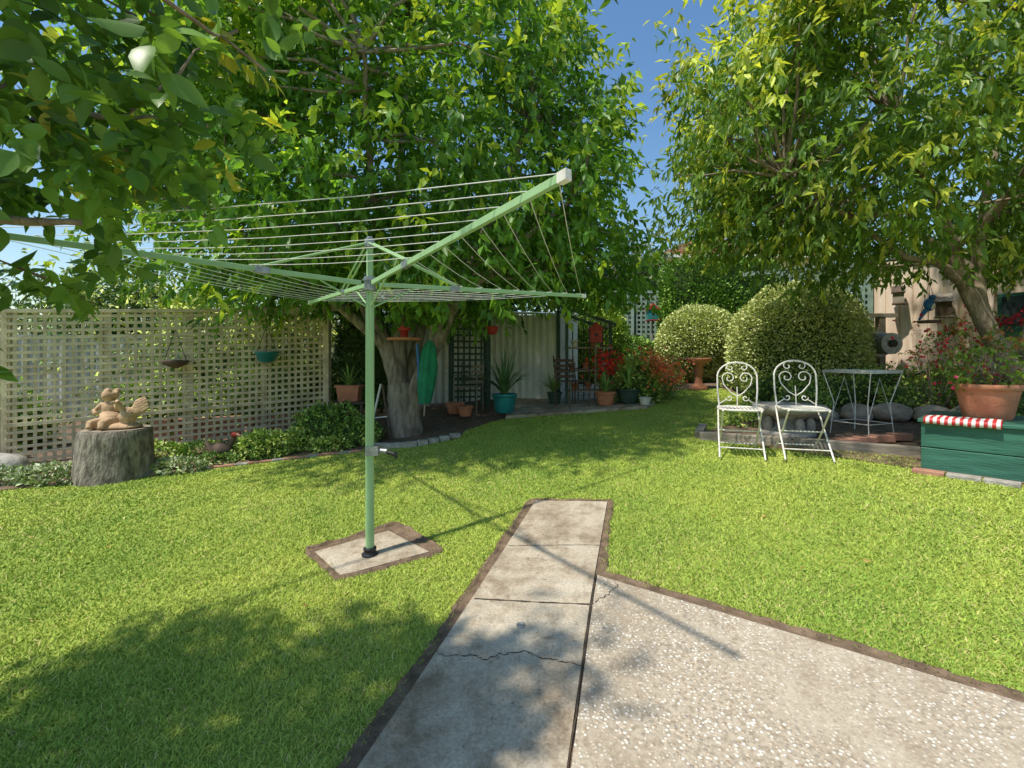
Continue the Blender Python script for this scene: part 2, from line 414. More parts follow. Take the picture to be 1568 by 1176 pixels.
# ---------------------------------------------------------------- rotary clothesline
H=empty('rotary_clothesline',(-.89,2.85,gz(-.89,2.85)))
zb=gz(-.89,2.85)
mb=MB()
mb.lathe([(.050,.010),(.050,.018),(.038,.022),(.036,.042),(.040,.044),(.040,.054),(.03,.06)],(0,0,0),BLK,24)
mb.tube([(0,0,.05),(0,0,1.60)],.0265,HG,20)
mb.tube([(0,0,1.55),(0,0,2.02-zb)],.021,HG,18)
mb.obj('pole',H)
J=1.77-zb
mb=MB()
mb.tube([(0,0,J-.045),(0,0,J+.045)],.036,GALV,18); mb.tube([(0,0,J+.02),(0,0,J+.03)],.045,GALV,18); mb.tube([(0,0,J-.04),(0,0,J-.03)],.045,GALV,18)
mb.tube([(0,0,2.0-zb),(0,0,2.05-zb)],.032,GALV,16); mb.tube([(0,0,2.05-zb),(0,0,2.065-zb)],.02,GALV,16)
cz=.73-zb
mb.box((.02,0,cz),(.08,.07,.055),GALV); mb.tube([(.03,0,cz),(.11,-.01,cz-.005)],.016,GALV,12); mb.tube([(.10,-.01,cz-.005),(.17,-.02,cz-.025)],.013,BLK,12)
mb.tube([(.165,-.02,cz-.005),(.165,-.02,cz-.045)],.012,BLK,10)
mb.obj('hub_and_winder',H)
Lr=1.83; tipz=1.84-zb
dirs=[Vector((.57,-.82,0)),Vector((.82,.57,0)),Vector((-.57,.82,0)),Vector((-.82,-.57,0))]
mb=MB();wb=MB()
def armp(d,s): return Vector((d.x*Lr*s,d.y*Lr*s,J+(tipz-J)*s))
for d in dirs:
    mb.beam(armp(d,.03),armp(d,1),.020,.028,HG)
    mb.beam(armp(d,.99),armp(d,1.012),.026,.034,WHITE)
    q=armp(d,.33); mb.beam(armp(d,.305),armp(d,.345),.028,.038,GALV)
    for o in(-1,1):
        sd=Vector((-d.y,d.x,0))*.014*o
        mb.tube([Vector((0,0,2.02-zb))+d*.03+sd,q+sd+Vector((0,0,.02))],.006,HG,8)
    mb.tube([Vector((0,0,J-.14))+d*.025,armp(d,.16)-Vector((0,0,.015))],.006,HG,8)
for s in [.36,.45,.54,.63,.72,.81,.90,.985]:
    for i in range(4):
        a=armp(dirs[i],s)+Vector((0,0,.02));b=armp(dirs[(i+1)%4],s)+Vector((0,0,.02))
        wb.tube([a.lerp(b,t)-Vector((0,0,.035*s*4*t*(1-t))) for t in(0,.25,.5,.75,1)],.0018,WIRE,5)
mb.obj('arms',H,bevel=.002); wb.obj('lines',H)

# ---------------------------------------------------------------- lattice fences
def lattice(name,p0,p1,zt0,zt1,zb0,zb1,pitch,sw,mat,posts=3,rail=.05,parent=None):
    mb=MB();p0=Vector((*p0,0));p1=Vector((*p1,0));d=p1-p0;L=d.length;d.normalize();nn=Vector((-d.y,d.x,0)); rz=math.atan2(d.y,d.x)
    Z=lambda s,a,b:a+(b-a)*s/L
    s=0
    while s<=L:
        p=p0+d*s+nn*.0065; a=Z(s,zb0,zb1); b=Z(s,zt0,zt1)+random.uniform(-.01,.01)
        mb.box((p.x,p.y,(a+b)/2),(sw*random.uniform(.9,1.1),.010,b-a),mat,rz); s+=pitch
    h=pitch*.6
    while h<zt0-zb0-.02:
        mb.beam(p0-nn*.006+Vector((0,0,zb0+h)),p1-nn*.006+Vector((0,0,zb1+h*(zt1-zb1)/(zt0-zb0))),.010,sw,mat); h+=pitch
    for i in range(posts):
        s=L*i/(posts-1);p=p0+d*s+nn*.055; a=Z(s,zb0,zb1)-.15; b=Z(s,zt0,zt1)+.02
        mb.box((p.x,p.y,(a+b)/2),(.08,.08,b-a),mat,rz)
    mb.beam(p0+Vector((0,0,zt0+.02)),p1+Vector((0,0,zt1+.02)),.06,rail,mat)
    mb.beam(p0+Vector((0,0,zb0+.5))-nn*.025,p1+Vector((0,0,zb1+.5))-nn*.025,.025,rail,mat)
    return mb.obj(name,parent)
lattice('lattice_fence',(-6.10,5.47),(-2.93,7.28),1.86,2.06,.0,.2,.088,.036,LAT,5,.045)
mb=MB()
mb.beam((-3.9,6.75,2.02),(-2.6,7.5,2.16),.05,.09,LAT); mb.beam((-3.7,6.35,1.95),(-2.5,7.05,2.1),.05,.08,LAT); mb.beam((-2.93,7.2,.1),(-2.93,7.2,2.15),.09,.09,LAT)
for i in range(5): mb.beam((-3.75+i*.28,6.3+i*.16,2.08+i*.02),(-3.95+i*.28,6.85+i*.16,2.1+i*.02),.03,.02,LAT)
mb.obj('pergola_rail')
lattice('lattice_fence',(6.55,8.3),(5.55,9.35),3.03,3.09,.9,.95,.11,.045,LATG,3,.07)
lattice('lattice_fence',(3.9,11.6),(2.5,12.4),3.0,3.1,.9,.95,.12,.05,LATG,3,.07)
mb=MB(); mb.beam((6.62,8.45,1.75),(5.6,9.5,1.78),.03,1.5,DKG); mb.beam((3.9,11.75,1.75),(2.5,12.55,1.8),.03,1.5,DKG); mb.beam((6.7,8.6,3.1),(5.2,10.2,3.2),.12,.10,LATG); mb.obj('dark_panel_fence')
lattice('lattice_screen',(-1.05,8.0),(-.42,8.3),2.15,2.15,.45,.45,.11,.035,DKG,2,.06)
def corr(mb,p0,p1,z0,z1,mat,pitch=.076,amp=.012,z1b=None):
    p0=Vector((*p0,0));p1=Vector((*p1,0));d=p1-p0;L=d.length;d.normalize();nn=Vector((-d.y,d.x,0));n=int(L/pitch*6);vs=[]
    z1b=z1 if z1b is None else z1b
    for i in range(n+1):
        s=L*i/n;o=amp*max(-.6,min(.6,math.sin(2*math.pi*s/pitch)))/.6
        p=p0+d*s+nn*o; zt=z1+(z1b-z1)*i/n
        vs+=[(p.x,p.y,z0),(p.x,p.y,zt)]
    mb.add(vs,[(2*i,2*i+2,2*i+3,2*i+1) for i in range(n)],mat)
mb=MB(); corr(mb,(-14,7.6),(-6.3,10.2),0,1.75,LGR,.2,.02); mb.beam((-14,7.6,1.77),(-6.3,10.2,1.77),.05,.05,LGR)
corr(mb,(-6.3,10.2),(3,13),0,2.2,LGR,.2,.02); mb.obj('steel_fence')
# shed
S=empty('garden_shed')
mb=MB()
corr(mb,(-.55,9.3),(.85,8.45),.45,2.2,CORR,.15,.012,2.12); corr(mb,(-1.6,8.7),(-.55,9.3),.45,2.25,CORR,.15,.012); mb.obj('walls',S)
mb=MB()
mb.add([(-1.75,8.75,2.27),(.95,8.40,2.14),(1.6,10.4,2.35),(-1.6,10.4,2.4),(-1.75,8.75,2.24),(.95,8.40,2.11),(1.6,10.4,2.32),(-1.6,10.4,2.37)],[(0,1,2,3),(7,6,5,4),(0,4,5,1),(1,5,6,2),(2,6,7,3),(3,7,4,0)],CORR)
mb.obj('roof',S)
mb=MB(); corr(mb,(.9,8.45),(1.5,10.3),.45,2.1,CORR,.15,.012); corr(mb,(1.5,10.3),(-1.6,10.35),.45,2.2,CORR,.15,.012)
for p in[(-.55,9.27),(.85,8.42)]: mb.beam((*p,.4),(*p,2.2),.06,.06,DKG)
mb.obj('frame',S)
mb=MB()
for x in(-2.05,-1.75,-1.2): mb.beam((x,8.6,.3),(x,8.6,2.1),.10,.05,WHITE)
mb.beam((-2.1,8.63,2.05),(-1.2,8.63,2.05),.04,.12,WHITE); corr(mb,(-2.6,8.8),(-1.6,8.8),.3,2.0,CORRC,.15,.012); mb.obj('cream_steel_panel')
mb=MB()
for p in[(.95,7.9),(1.75,8.1),(1.0,8.9),(1.8,9.1)]: mb.beam((*p,.45),(*p,2.2 if p[0]<1.5 else 1.95),.05,.05,DKG)
mb.beam((.85,7.9,2.22),(1.9,8.1,1.9),.05,.05,DKG);mb.beam((.9,8.9,2.22),(1.9,9.1,1.9),.05,.05,DKG)
for i in range(9):
    t=i/8; mb.beam((.9+t*.95,7.85+.2*t,2.26-.31*t),(.95+t*.95,9.0+.2*t,2.26-.31*t),.03,.02,LAT)
for z in(.75,1.1,1.5): mb.beam((.97,8.0,z),(1.75,8.2,z),.30,.025,WOOD)
for i in range(8): mb.beam((1.0+i*.1,8.25,.5),(1.0+i*.1,8.25,1.95),.02,.012,DKG)
mb.obj('timber_plant_shelf')
mb=MB()
for z,xs in((.765,(1.1,1.35,1.6)),(1.115,(1.05,1.3,1.62)),(1.515,(1.1,1.45))):
    for x in xs: mb.lathe([(.04,0),(.065,.10),(.07,.10),(.07,.12),(.055,.12),(.05,.09)],(x,7.98+.25*(x-.97),z),TERRA if random.random()<.6 else WHITE,14)
mb.obj('small_flower_pots')

# tan board fence
F_=MB();p0=Vector((6.55,8.28,0));p1=Vector((9.4,1.9,0));d=(p1-p0);L=d.length;d.normalize();nn=Vector((-d.y,d.x,0));s=0
fn=-nn if (-nn).dot(Vector((-1,-1,0)))>0 else nn
rz=math.atan2(d.y,d.x)
while s<L:
    w=.20; p=p0+d*(s+w/2)+fn*random.uniform(0,.004); zt=3.0-.04*s+random.uniform(-.015,.015)
    F_.box((p.x,p.y,(.5+zt)/2),(w-.012,.02,zt-.5),TAN,rz)
    p=p0+d*s+fn*.022; F_.box((p.x,p.y,(.5+zt)/2-.01),(.05,.018,zt-.5),TAN,rz)
    s+=w
F_.beam(p0-fn*.03+Vector((0,0,1.7)),p1-fn*.03+Vector((0,0,1.5)),.02,2.2,DWOOD)
F_.beam(p0+fn*.04+Vector((0,0,3.0)),p1+fn*.04+Vector((0,0,2.72)),.04,.12,TAN)
F_.obj('timber_board_fence')
def fp(s,z,o=.08): 
    p=p0+d*s+fn*o; return Vector((p.x,p.y,z))
# ---------------------------------------------------------------- house behind
Hs=empty('brick_house')
mb=MB(); zg=3.0
mb.box((11.2,25,zg+.8),(8,7,4.6),CREAMW)
for x in(8.6,11.0,13.4): mb.box((x,21.48,zg+1.6),(1.2,.06,1.1),GLASS)
mb.obj('walls',Hs)
mb=MB()
e=[(6.7,21,zg+3.1),(15.7,21,zg+3.1),(15.7,29,zg+3.1),(6.7,29,zg+3.1),(10.0,25,zg+4.9),(12.6,25,zg+4.9)]
mb.add(e,[(0,1,5,4),(1,2,5),(2,3,4,5),(3,0,4),(3,2,1,0)],ROOFT)
for i in range(14):
    t=i/14; mb.beam((6.7+3.3*t,21+4*t-.02,zg+3.1+1.8*t+.02),(15.7-3.1*t,21+4*t-.02,zg+3.1+1.8*t+.02),.06,.04,ROOFT)
mb.beam((6.6,20.95,zg+3.05),(15.8,20.95,zg+3.05),.12,.12,WHITE)
mb.obj('roof',Hs)
mb=MB(); mb.box((6.0,19,2.9),(3.2,3,3.2),CREAMW)
mb.add([(4.1,17.2,4.5),(7.8,17.2,4.5),(7.8,20.8,4.5),(4.1,20.8,4.5),(4.4,19,5.0),(7.5,19,5.0)],[(0,1,5,4),(1,2,5),(2,3,4,5),(3,0,4),(3,2,1,0)],ROOFG)
mb.obj('grey_roof_outbuilding')

# ---------------------------------------------------------------- trees
def tree(name,trunkfn,args,wid=.2,detail=False,mat=BARK,br=.022,droop=.12,flat=1.,lm=None):
    E=empty(name); mb=MB(); nodes=trunkfn(mb)
    P,D,S,C,cc=crown(**args); limbs(mb,cc,nodes,mat,br,.005)
    mb.obj('trunk_and_branches',E); leaves('foliage',P,D,S,C,E,wid=wid,detail=detail,droop=droop,flat=flat,mat=lm); return cc
def t1(mb):
    N=[];z=gz(-1.5,6.4)
    limb(mb,[(-1.50,6.4,z-.1),(-1.52,6.4,z+.25),(-1.56,6.4,z+.7)],.27,.19,BARK,16,.004)
    for pts,r0,r1 in [([(-1.55,6.4,z+.5),(-1.72,6.4,1.35),(-2.02,6.35,2.0),(-2.5,6.3,3.2),(-3.0,6.3,4.6)],.15,.04),
        ([(-1.58,6.42,z+.5),(-1.60,6.45,1.5),(-1.55,6.5,2.2),(-1.6,6.5,3.6),(-1.5,6.6,6)],.13,.03),
        ([(-1.45,6.35,z+.2),(-1.2,6.3,1.2),(-.85,6.2,1.9),(-.4,6.1,2.9),(.2,6.0,4.4)],.14,.04),
        ([(-1.50,6.5,z+.5),(-1.38,6.7,1.6),(-1.1,7.0,2.6),(-.7,7.3,4.2)],.11,.04),
        ([(-1.8,6.35,1.5),(-2.5,5.9,2.2),(-3.5,5.6,2.9),(-4.3,5.6,3.3)],.07,.025),
        ([(-.8,6.15,2.0),(-.2,5.8,2.5),(.3,5.6,2.9),(.7,5.5,3.2)],.06,.02),
        ([(-1.6,6.3,1.9),(-1.6,5.6,2.6),(-1.5,4.8,3.4),(-1.4,4.3,4.2)],.06,.02)]:
        p=limb(mb,pts,r0,r1,BARK,12,.006); N+=p[8:]
    return N
def keep1(p):
    x,y,z=p[:,0],p[:,1],p[:,2]
    lo=1.98+.12*np.sin(x*2.1)+.1*np.sin(x*5+y*3)
    gap=(x/y<.235+.09*np.clip((3.6-z)/1.6,0,1.2)+.03*np.sin(z*3)-.06*np.clip(z-4.7,0,1.6))
    return (z>lo)&gap
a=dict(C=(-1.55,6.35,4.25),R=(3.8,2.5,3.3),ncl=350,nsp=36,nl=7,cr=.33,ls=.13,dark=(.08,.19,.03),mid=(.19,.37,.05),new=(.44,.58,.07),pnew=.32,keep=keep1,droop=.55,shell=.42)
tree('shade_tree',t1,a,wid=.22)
def t2(mb):
    N=[];z=gz(5.8,5)
    for pts,r0,r1 in [([(5.85,5.0,z-.1),(5.6,5.0,1.0),(5.30,5.0,1.5),(4.98,5.0,2.1),(4.6,4.9,2.9),(4.0,4.7,3.8)],.12,.035),
        ([(5.25,5.0,1.6),(5.15,5.05,2.2),(5.3,5.1,3.0),(5.6,5.2,4.2)],.075,.03),
        ([(5.6,5.0,1.0),(5.85,5.1,1.8),(6.2,5.2,2.8),(6.5,5.2,4)],.085,.03),
        ([(5.0,5.0,2.05),(4.6,4.9,2.32),(4.1,4.8,2.40),(3.4,4.6,2.75),(2.7,4.5,3.1)],.045,.015),
        ([(4.8,4.95,2.5),(4.9,4.4,3.0),(4.6,3.8,3.5),(4.1,3.4,3.9)],.05,.018),
        ([(5.1,5.05,2.3),(4.6,5.5,3.0),(3.8,5.8,3.6)],.05,.02)]:
        p=limb(mb,pts,r0,r1,BARK2,12,.006); N+=p[8:] if len(p)>12 else p[4:]
    return N
def keep2(p):
    x,y,z=p[:,0],p[:,1],p[:,2]
    lo=2.38+.15*np.sin(x*2.6)+.1*np.sin(x*6+y*3)+.45*np.clip((2.6-x)/.5,0,1)
    return (z>lo)&(x/y>.325+.04*np.sin(z*4)+.05*np.clip(z-3.2,0,2))
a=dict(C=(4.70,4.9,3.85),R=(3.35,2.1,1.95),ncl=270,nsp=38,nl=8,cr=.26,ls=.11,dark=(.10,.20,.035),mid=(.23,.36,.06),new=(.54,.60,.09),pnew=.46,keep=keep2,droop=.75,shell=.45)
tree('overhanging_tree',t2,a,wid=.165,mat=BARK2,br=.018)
def t3(mb):
    N=[]
    for pts,r0,r1 in [([(-2.6,.85,-.1),(-2.5,.9,1.0),(-2.2,.95,1.6),(-1.7,1.0,2.1),(-1.2,1.0,2.3)],.07,.015),
        ([(-2.15,.95,1.7),(-1.7,1.0,1.75),(-1.2,1.0,1.62),(-.95,1.0,1.60)],.022,.006),
        ([(-2.4,.9,1.3),(-2.3,1.0,2.1),(-2.0,1.1,2.9)],.05,.015),
        ([(-1.9,.95,2.0),(-1.4,1.1,1.95),(-.95,1.1,1.88)],.02,.006),
        ([(-1.6,1.0,2.15),(-1.1,.9,2.05),(-.7,.9,2.02)],.018,.005)]:
        N+=limb(mb,pts,r0,r1,BARK2,10,.002)[4:]
    return N
def keep3(p):
    x,y,z=p[:,0],p[:,1],p[:,2]
    thin=(x+.428*z<.02)|(rng.random(len(x))<.42)
    return (np.hypot(x,y)>.85)&(x/y<-.48)&(y>.55)&thin&((z>1.52)|(x/y<-1.15))
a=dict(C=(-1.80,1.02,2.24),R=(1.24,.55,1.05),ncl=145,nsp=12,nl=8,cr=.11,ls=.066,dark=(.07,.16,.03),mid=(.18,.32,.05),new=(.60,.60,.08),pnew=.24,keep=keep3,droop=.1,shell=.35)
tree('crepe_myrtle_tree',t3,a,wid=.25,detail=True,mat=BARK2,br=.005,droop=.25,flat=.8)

def bgtree(name,C,R,ncl,nsp,ls,dark,mid,new,pnew=.2,cr=.5):
    def tf(mb):
        z=gz(C[0],C[1]); return limb(mb,[(C[0],C[1],z-.1),(C[0]+.1,C[1],(z+C[2])/2),(C[0],C[1],C[2]+R[2]*.5)],.16,.05,BARK,8)[4:]
    tree(name,tf,dict(C=C,R=R,ncl=ncl,nsp=nsp,nl=7,cr=cr,ls=ls,dark=dark,mid=mid,new=new,pnew=pnew,shell=.3),wid=.22,br=.03,lm=SHR)
bgtree('gum_tree',(3.7,15,3.7),(1.1,1.2,1.4),50,30,.14,(.10,.14,.06),(.2,.26,.11),(.3,.36,.15))
bgtree('background_tree',(-9.5,11.5,2.0),(2.2,1.6,1.3),60,34,.15,(.08,.17,.04),(.21,.32,.06),(.45,.52,.1))
bgtree('background_tree',(-5.6,9.6,1.4),(2.2,1.0,1.2),70,36,.12,(.10,.19,.04),(.26,.38,.07),(.55,.62,.11),.5)
bgtree('background_tree',(-1.5,13.5,3.6),(4.0,1.5,2.6),100,30,.19,(.06,.13,.03),(.14,.25,.045),(.26,.38,.06))
bgtree('background_tree',(12,13,3.0),(2.5,2,2.0),60,30,.18,(.05,.12,.03),(.14,.22,.05),(.28,.36,.07))

# ---------------------------------------------------------------- shrubs
def shrub(name,C,R,n,ls,dark,mid,new,pnew=.25,box=False,core=True,wid=.28,bumpy=.07,half=True,droop=0.0,parent=None,up=.2):
    E=empty(name) if parent is None else parent
    C=np.array(C,float);R=np.array(R,float)
    d=nrm(rng.normal(size=(n,3)))
    if box: 
        p=8.0; s=(np.abs(d)**p).sum(1)**(1/p); q=d/s[:,None]
    else: q=d
    nz=1+bumpy*(np.sin(q[:,0]*9+q[:,2]*7+C[0])+np.sin(q[:,1]*11-q[:,2]*6)+np.sin(q[:,0]*17+q[:,1]*15))*.5
    rad=nz*(1-.14*rng.random(n)**2)
    P=C+R*q*rad[:,None]
    D=q*.7+rng.normal(size=P.shape)*.55+np.array([0,0,up-droop])
    t=rng.random((n,1)); cl=np.array(dark)*(1-t)+np.array(mid)*t
    nw=(rng.random(n)<pnew)[:,None]; cl=np.where(nw,np.array(new),cl)*rng.uniform(.8,1.2,(n,1))
    leaves('foliage',P,D,ls*rng.uniform(.6,1.3,n),cl,E,wid=wid,mat=SHR)
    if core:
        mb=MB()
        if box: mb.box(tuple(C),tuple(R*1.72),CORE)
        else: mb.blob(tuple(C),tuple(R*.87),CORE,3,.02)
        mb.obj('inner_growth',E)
    return E
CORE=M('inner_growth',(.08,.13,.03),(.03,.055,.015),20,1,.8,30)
vd,vm,vn=(.34,.42,.09),(.58,.64,.21),(.78,.80,.40)
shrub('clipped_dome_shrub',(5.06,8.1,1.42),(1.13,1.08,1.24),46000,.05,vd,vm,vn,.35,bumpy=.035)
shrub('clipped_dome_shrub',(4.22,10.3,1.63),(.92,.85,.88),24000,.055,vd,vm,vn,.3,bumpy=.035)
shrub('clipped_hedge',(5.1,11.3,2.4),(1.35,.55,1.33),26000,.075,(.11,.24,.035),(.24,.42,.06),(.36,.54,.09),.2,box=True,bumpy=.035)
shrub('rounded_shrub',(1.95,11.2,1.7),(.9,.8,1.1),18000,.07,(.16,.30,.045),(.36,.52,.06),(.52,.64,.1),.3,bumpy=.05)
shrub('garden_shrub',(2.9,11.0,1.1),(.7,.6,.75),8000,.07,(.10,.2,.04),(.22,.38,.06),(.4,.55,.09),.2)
dk=((.09,.18,.035),(.2,.34,.055),(.42,.52,.1))
def low(x,y,rx,ry,h,n,ls=.05,pal=dk,name='low_garden_shrub',pn=.2):
    return shrub(name,(x,y,gz(x,y)+h*.35),(rx,ry,h*.65),n,ls,*pal,pnew=pn,bumpy=.18,core=h>.25)
YG=((.16,.29,.05),(.38,.52,.08),(.62,.68,.2)); IV=((.16,.24,.06),(.38,.48,.18),(.62,.65,.42))
low(-3.05,5.62,.32,.22,.28,2600,.055,YG,pn=.3)
low(-2.45,6.1,.45,.3,.50,3600,.055); low(-2.05,6.0,.3,.25,.32,2000,.05); low(-2.75,5.85,.22,.2,.25,1500,.05,YG)
low(-3.9,5.75,.35,.2,.18,1400,.045); low(-4.85,4.8,.45,.22,.16,2400,.05,IV,'ivy_groundcover',.35)
low(-3.75,5.1,.32,.16,.13,1500,.045,IV,'ivy_groundcover',.3); low(-5.4,4.75,.3,.2,.14,1300,.045,IV,'ivy_groundcover',.3)
low(-3.5,5.4,.25,.12,.10,600,.045)
low(-4.4,5.6,.4,.2,.22,1800,.05,YG); low(-2.3,5.72,.25,.13,.16,900,.045,YG)
low(-5.6,7.2,1.0,.4,.9,4600,.08,YG,pn=.35)
low(-4.1,8.1,1.1,.4,1.1,4800,.08,YG)
low(-2.7,8.3,.5,.5,2.3,4500,.09,((.04,.09,.025),(.09,.17,.04),(.18,.27,.05)),'dark_climber')
low(-6.9,5.6,.5,.4,.7,2200,.07); low(-7.4,6.6,.7,.4,.9,2600,.08,YG)
for x,y,r,h in[(2.6,9.6,.45,.4),(3.2,9.75,.45,.35),(4.5,8.9,.4,.35),(4.15,7.4,.35,.4),(4.25,6.6,.4,.35),(4.9,6.7,.5,.4),(5.6,6.8,.5,.5),(3.95,6.0,.25,.3),(5.3,5.9,.45,.4),(6.2,6.6,.5,.5),(3.0,5.75,.25,.25),(6.3,5.4,.5,.7),(4.6,4.5,.25,.3),(5.4,4.7,.4,.5)]:
    low(x,y,r,r*.7,h,int(3000*r),.05,((.12,.23,.04),(.32,.47,.08),(.56,.63,.14)),pn=.25)
def strap(name,c,n,L,wid,col,spread=.9,parent=None,tip=.25):
    mb=MB()
    for i in range(n):
        a=random.uniform(0,6.283);l=L*random.uniform(.6,1.1);sp=random.uniform(.15,spread)
        pts=[]
        for k in range(6):
            t=k/5; pts.append(Vector((c[0]+math.cos(a)*sp*l*t,c[1]+math.sin(a)*sp*l*t,c[2]+l*(t*(1.15-.3*sp)-sp*.75*t*t))))
        sd=Vector((-math.sin(a),math.cos(a),0));vs=[]
        for k,p in enumerate(pts):
            w=wid*(1-(k/5)**2*.95)/2; vs+=[p-sd*w,p+Vector((0,0,-w*.5)),p+sd*w]
        fs=[]
        for k in range(5): fs+=[(3*k,3*k+1,3*k+4,3*k+3),(3*k+1,3*k+2,3*k+5,3*k+4)]
        mb.add(vs,fs,col,True)
    return mb.obj(name,parent)
STRAP=M('strap_leaf',(.28,.45,.10),(.15,.27,.06),9,.5)
STRAP2=M('strap_leaf_dark',(.14,.27,.09),(.06,.14,.05),9,.45)
def pot(mb,c,r,h,m,n=28):
    mb.lathe([(r*.68,0),(r*.74,.02),(r*.93,h*.80),(r*.93,h*.82),(r,h*.83),(r*1.02,h*.99),(r*.98,h),(r*.88,h*.99),(r*.86,h*.88),(r*.4,h*.89),(.001,h*.9)],c,m,n)
    mb.lathe([(r*.855,h*.895),(.001,h*.91)],c,SOIL,n)
def petals(name,c,R,n,ls,col,parent=None):
    P=np.array(c)+rng.normal(size=(n,3))*np.array(R); D=rng.normal(size=(n,3))
    C=np.array(col)*rng.uniform(.6,1.2,(n,1)); return leaves(name,P,D,np.full(n,ls),C,parent,wid=.4)
z=gz(.1,7.5)+.05
E=empty('potted_yucca'); mb=MB(); pot(mb,(-.12,7.25,z),.20,.30,TEALPOT); mb.obj('pot',E); strap('leaves',(-.12,7.25,z+.27),44,.92,.045,STRAP2,.8,E)
for (x,y,r,h,m,nm,L) in[(1.55,7.55,.17,.22,TERRA,'potted_plant',.3),(1.95,7.6,.2,.24,DKG,'potted_plant',.55),(-.75,7.3,.13,.16,TERRA,'terracotta_pot',0),(-.95,7.6,.16,.18,TERRA,'terracotta_pot',0),(.75,8.0,.13,.2,DKG,'potted_plant',.35),(2.15,7.35,.1,.12,WHITE,'white_flower_pot',0)]:
    E=empty(nm); mb=MB(); z=gz(x,y)+.05; pot(mb,(x,y,z),r,h,m); mb.obj('pot',E)
    if L: strap('leaves',(x,y,z+h*.9),46,L*1.3,.035,STRAP,.8,E)
low(2.15,7.75,.35,.25,.75,1800,.08,YG)
zf=gz(2.3,7.7)
E=empty('flowering_plant'); strap('leaves',(2.35,7.8,zf),60,.75,.03,STRAP,.8,E); petals('flowers',(2.40,7.7,zf+.58),(.20,.14,.15),620,.065,(.85,.28,.13),E)
E=empty('flowering_plant'); strap('leaves',(1.75,7.95,zf),50,.75,.03,STRAP,.8,E); petals('flowers',(1.72,7.85,zf+.7),(.20,.12,.14),260,.07,(.82,.07,.05),E)
E=empty('flowering_plant'); strap('leaves',(2.75,8.0,zf),50,.6,.03,STRAP,.8,E); petals('flowers',(2.75,7.95,zf+.5),(.16,.12,.12),160,.06,(.85,.2,.12),E)
def simplechair(name,loc,rz,m):
    mb=MB()
    for x in(-.2,.2):
        mb.tube([(x,.2,0),(x,.18,.42),(x*1.0,.26,.85)],.012,m); mb.tube([(x,-.2,0),(x,-.2,.42)],.012,m)
        mb.tube([(x,-.2,.42),(x,-.2,.62),(x,.2,.64)],.012,m)
    for i in range(6): mb.box((0,-.18+i*.07,.43),(.42,.05,.015),m)
    for i in range(4): mb.box((0,.205+i*.016,.5+i*.09),(.42,.015,.05),m)
    return mb.obj(name,None,loc,rz)
simplechair('patio_chair',(1.0,7.55,gz(1,7.5)+.05),.5,DWOOD); simplechair('patio_chair',(-.75,7.9,gz(-.75,7.9)+.02),-.2,WOOD)
E=empty('pot_stand_with_plant'); mb=MB(); x,y=-2.5,7.0; z=gz(x,y)
mb.box((x,y,z+.42),(.55,.3,.03),DWOOD)
for a in(-1,1):
    for b_ in(-1,1): mb.beam((x+a*.24,y+b_*.12,z),(x+a*.22,y+b_*.11,z+.41),.03,.03,DWOOD)
mb.obj('stand',E); mb=MB(); mb.box((x,y,z+.55),(.34,.2,.22),TERRA,taper=.85); mb.box((x,y,z+.67),(.38,.24,.03),TERRA); mb.obj('trough',E); strap('leaves',(x,y,z+.66),34,.42,.03,STRAP,.8,E)
mb=MB()
for a in(0,1): 
    mb.beam((-1.93+a*.3,6.1,gz(-1.8,6)),(-1.83+a*.02,6.35,.95),.02,.02,DWOOD if a else WHITE)
mb.beam((-1.9,6.2,.5),(-1.7,6.2,.52),.015,.015,WHITE); mb.obj('folding_easel')
mb=MB()
vs=[];n=14
for k,(zz,r) in enumerate([(1.55,.02),(1.45,.07),(1.2,.10),(.95,.09),(.72,.06)]):
    for j in range(n): 
        a=6.283*j/n; q=r*(1+.35*math.cos(4*a)); vs.append((-1.12+.08*(zz-1.1)+q*math.cos(a),6.0+q*math.sin(a),zz))
mb.add(vs,[(i*n+j,i*n+(j+1)%n,(i+1)*n+(j+1)%n,(i+1)*n+j) for i in range(4) for j in range(n)],GRN,True)
mb.tube([(-1.16,6,.55),(-1.06,6,1.75)],.012,WOOD); mb.tube([(-1.2,6,.70),(-1.25,6,1.5)],.02,BLUE); mb.obj('folded_garden_umbrella')
mb=MB()
for i in range(9):
    t=i/8; x=-1.75+t*1.0; y=5.72-.12*math.sin(t*3.1)+.28*t*t
    mb.box((x,y,gz(x,y)+.03),(.13,.08,.07),STONE,.1+.4*t)
for i in range(20):
    t=i/19; x=-4.2+t*2.3; y=4.83+.85*t-.18*t*t+.05; mb.box((x,y,gz(x,y)+.012),(.13,.05,.03),BRICK if i%3 else STONE,.35+random.uniform(-.12,.12))
mb.obj('stone_garden_edging',bevel=.008)
def birdhouse(name,c,w,body,roof,post=None,rz=0):
    mb=MB()
    mb.box((0,0,0),(w,w*.8,w*1.1),body)
    h=w*.55
    mb.add([(-w*.7,-w*.5,h-.02),(0,-w*.5,h+w*.55),(w*.7,-w*.5,h-.02),(-w*.7,w*.5,h-.02),(0,w*.5,h+w*.55),(w*.7,w*.5,h-.02)],[(0,1,2)[::-1],(3,4,5),(0,3,4,1)[::-1],(1,4,5,2)[::-1],(0,2,5,3)],roof)
    mb.tube([(0,-w*.39,0),(0,-w*.41,0)],w*.16,BLK,12)
    mb.tube([(0,-w*.4,-w*.3),(0,-w*.6,-w*.3)],w*.04,WOOD,6); mb.box((0,-w*.1,-w*.6),(w*1.2,w*1.1,.02),roof)
    if post: mb.tube([(0,0,-w*.6),(0,0,-post)],.02,WOOD,8)
    return mb.obj(name,None,c,rz)
birdhouse('birdhouse',(1.45,7.9,1.72),.20,RED,RED,.9)
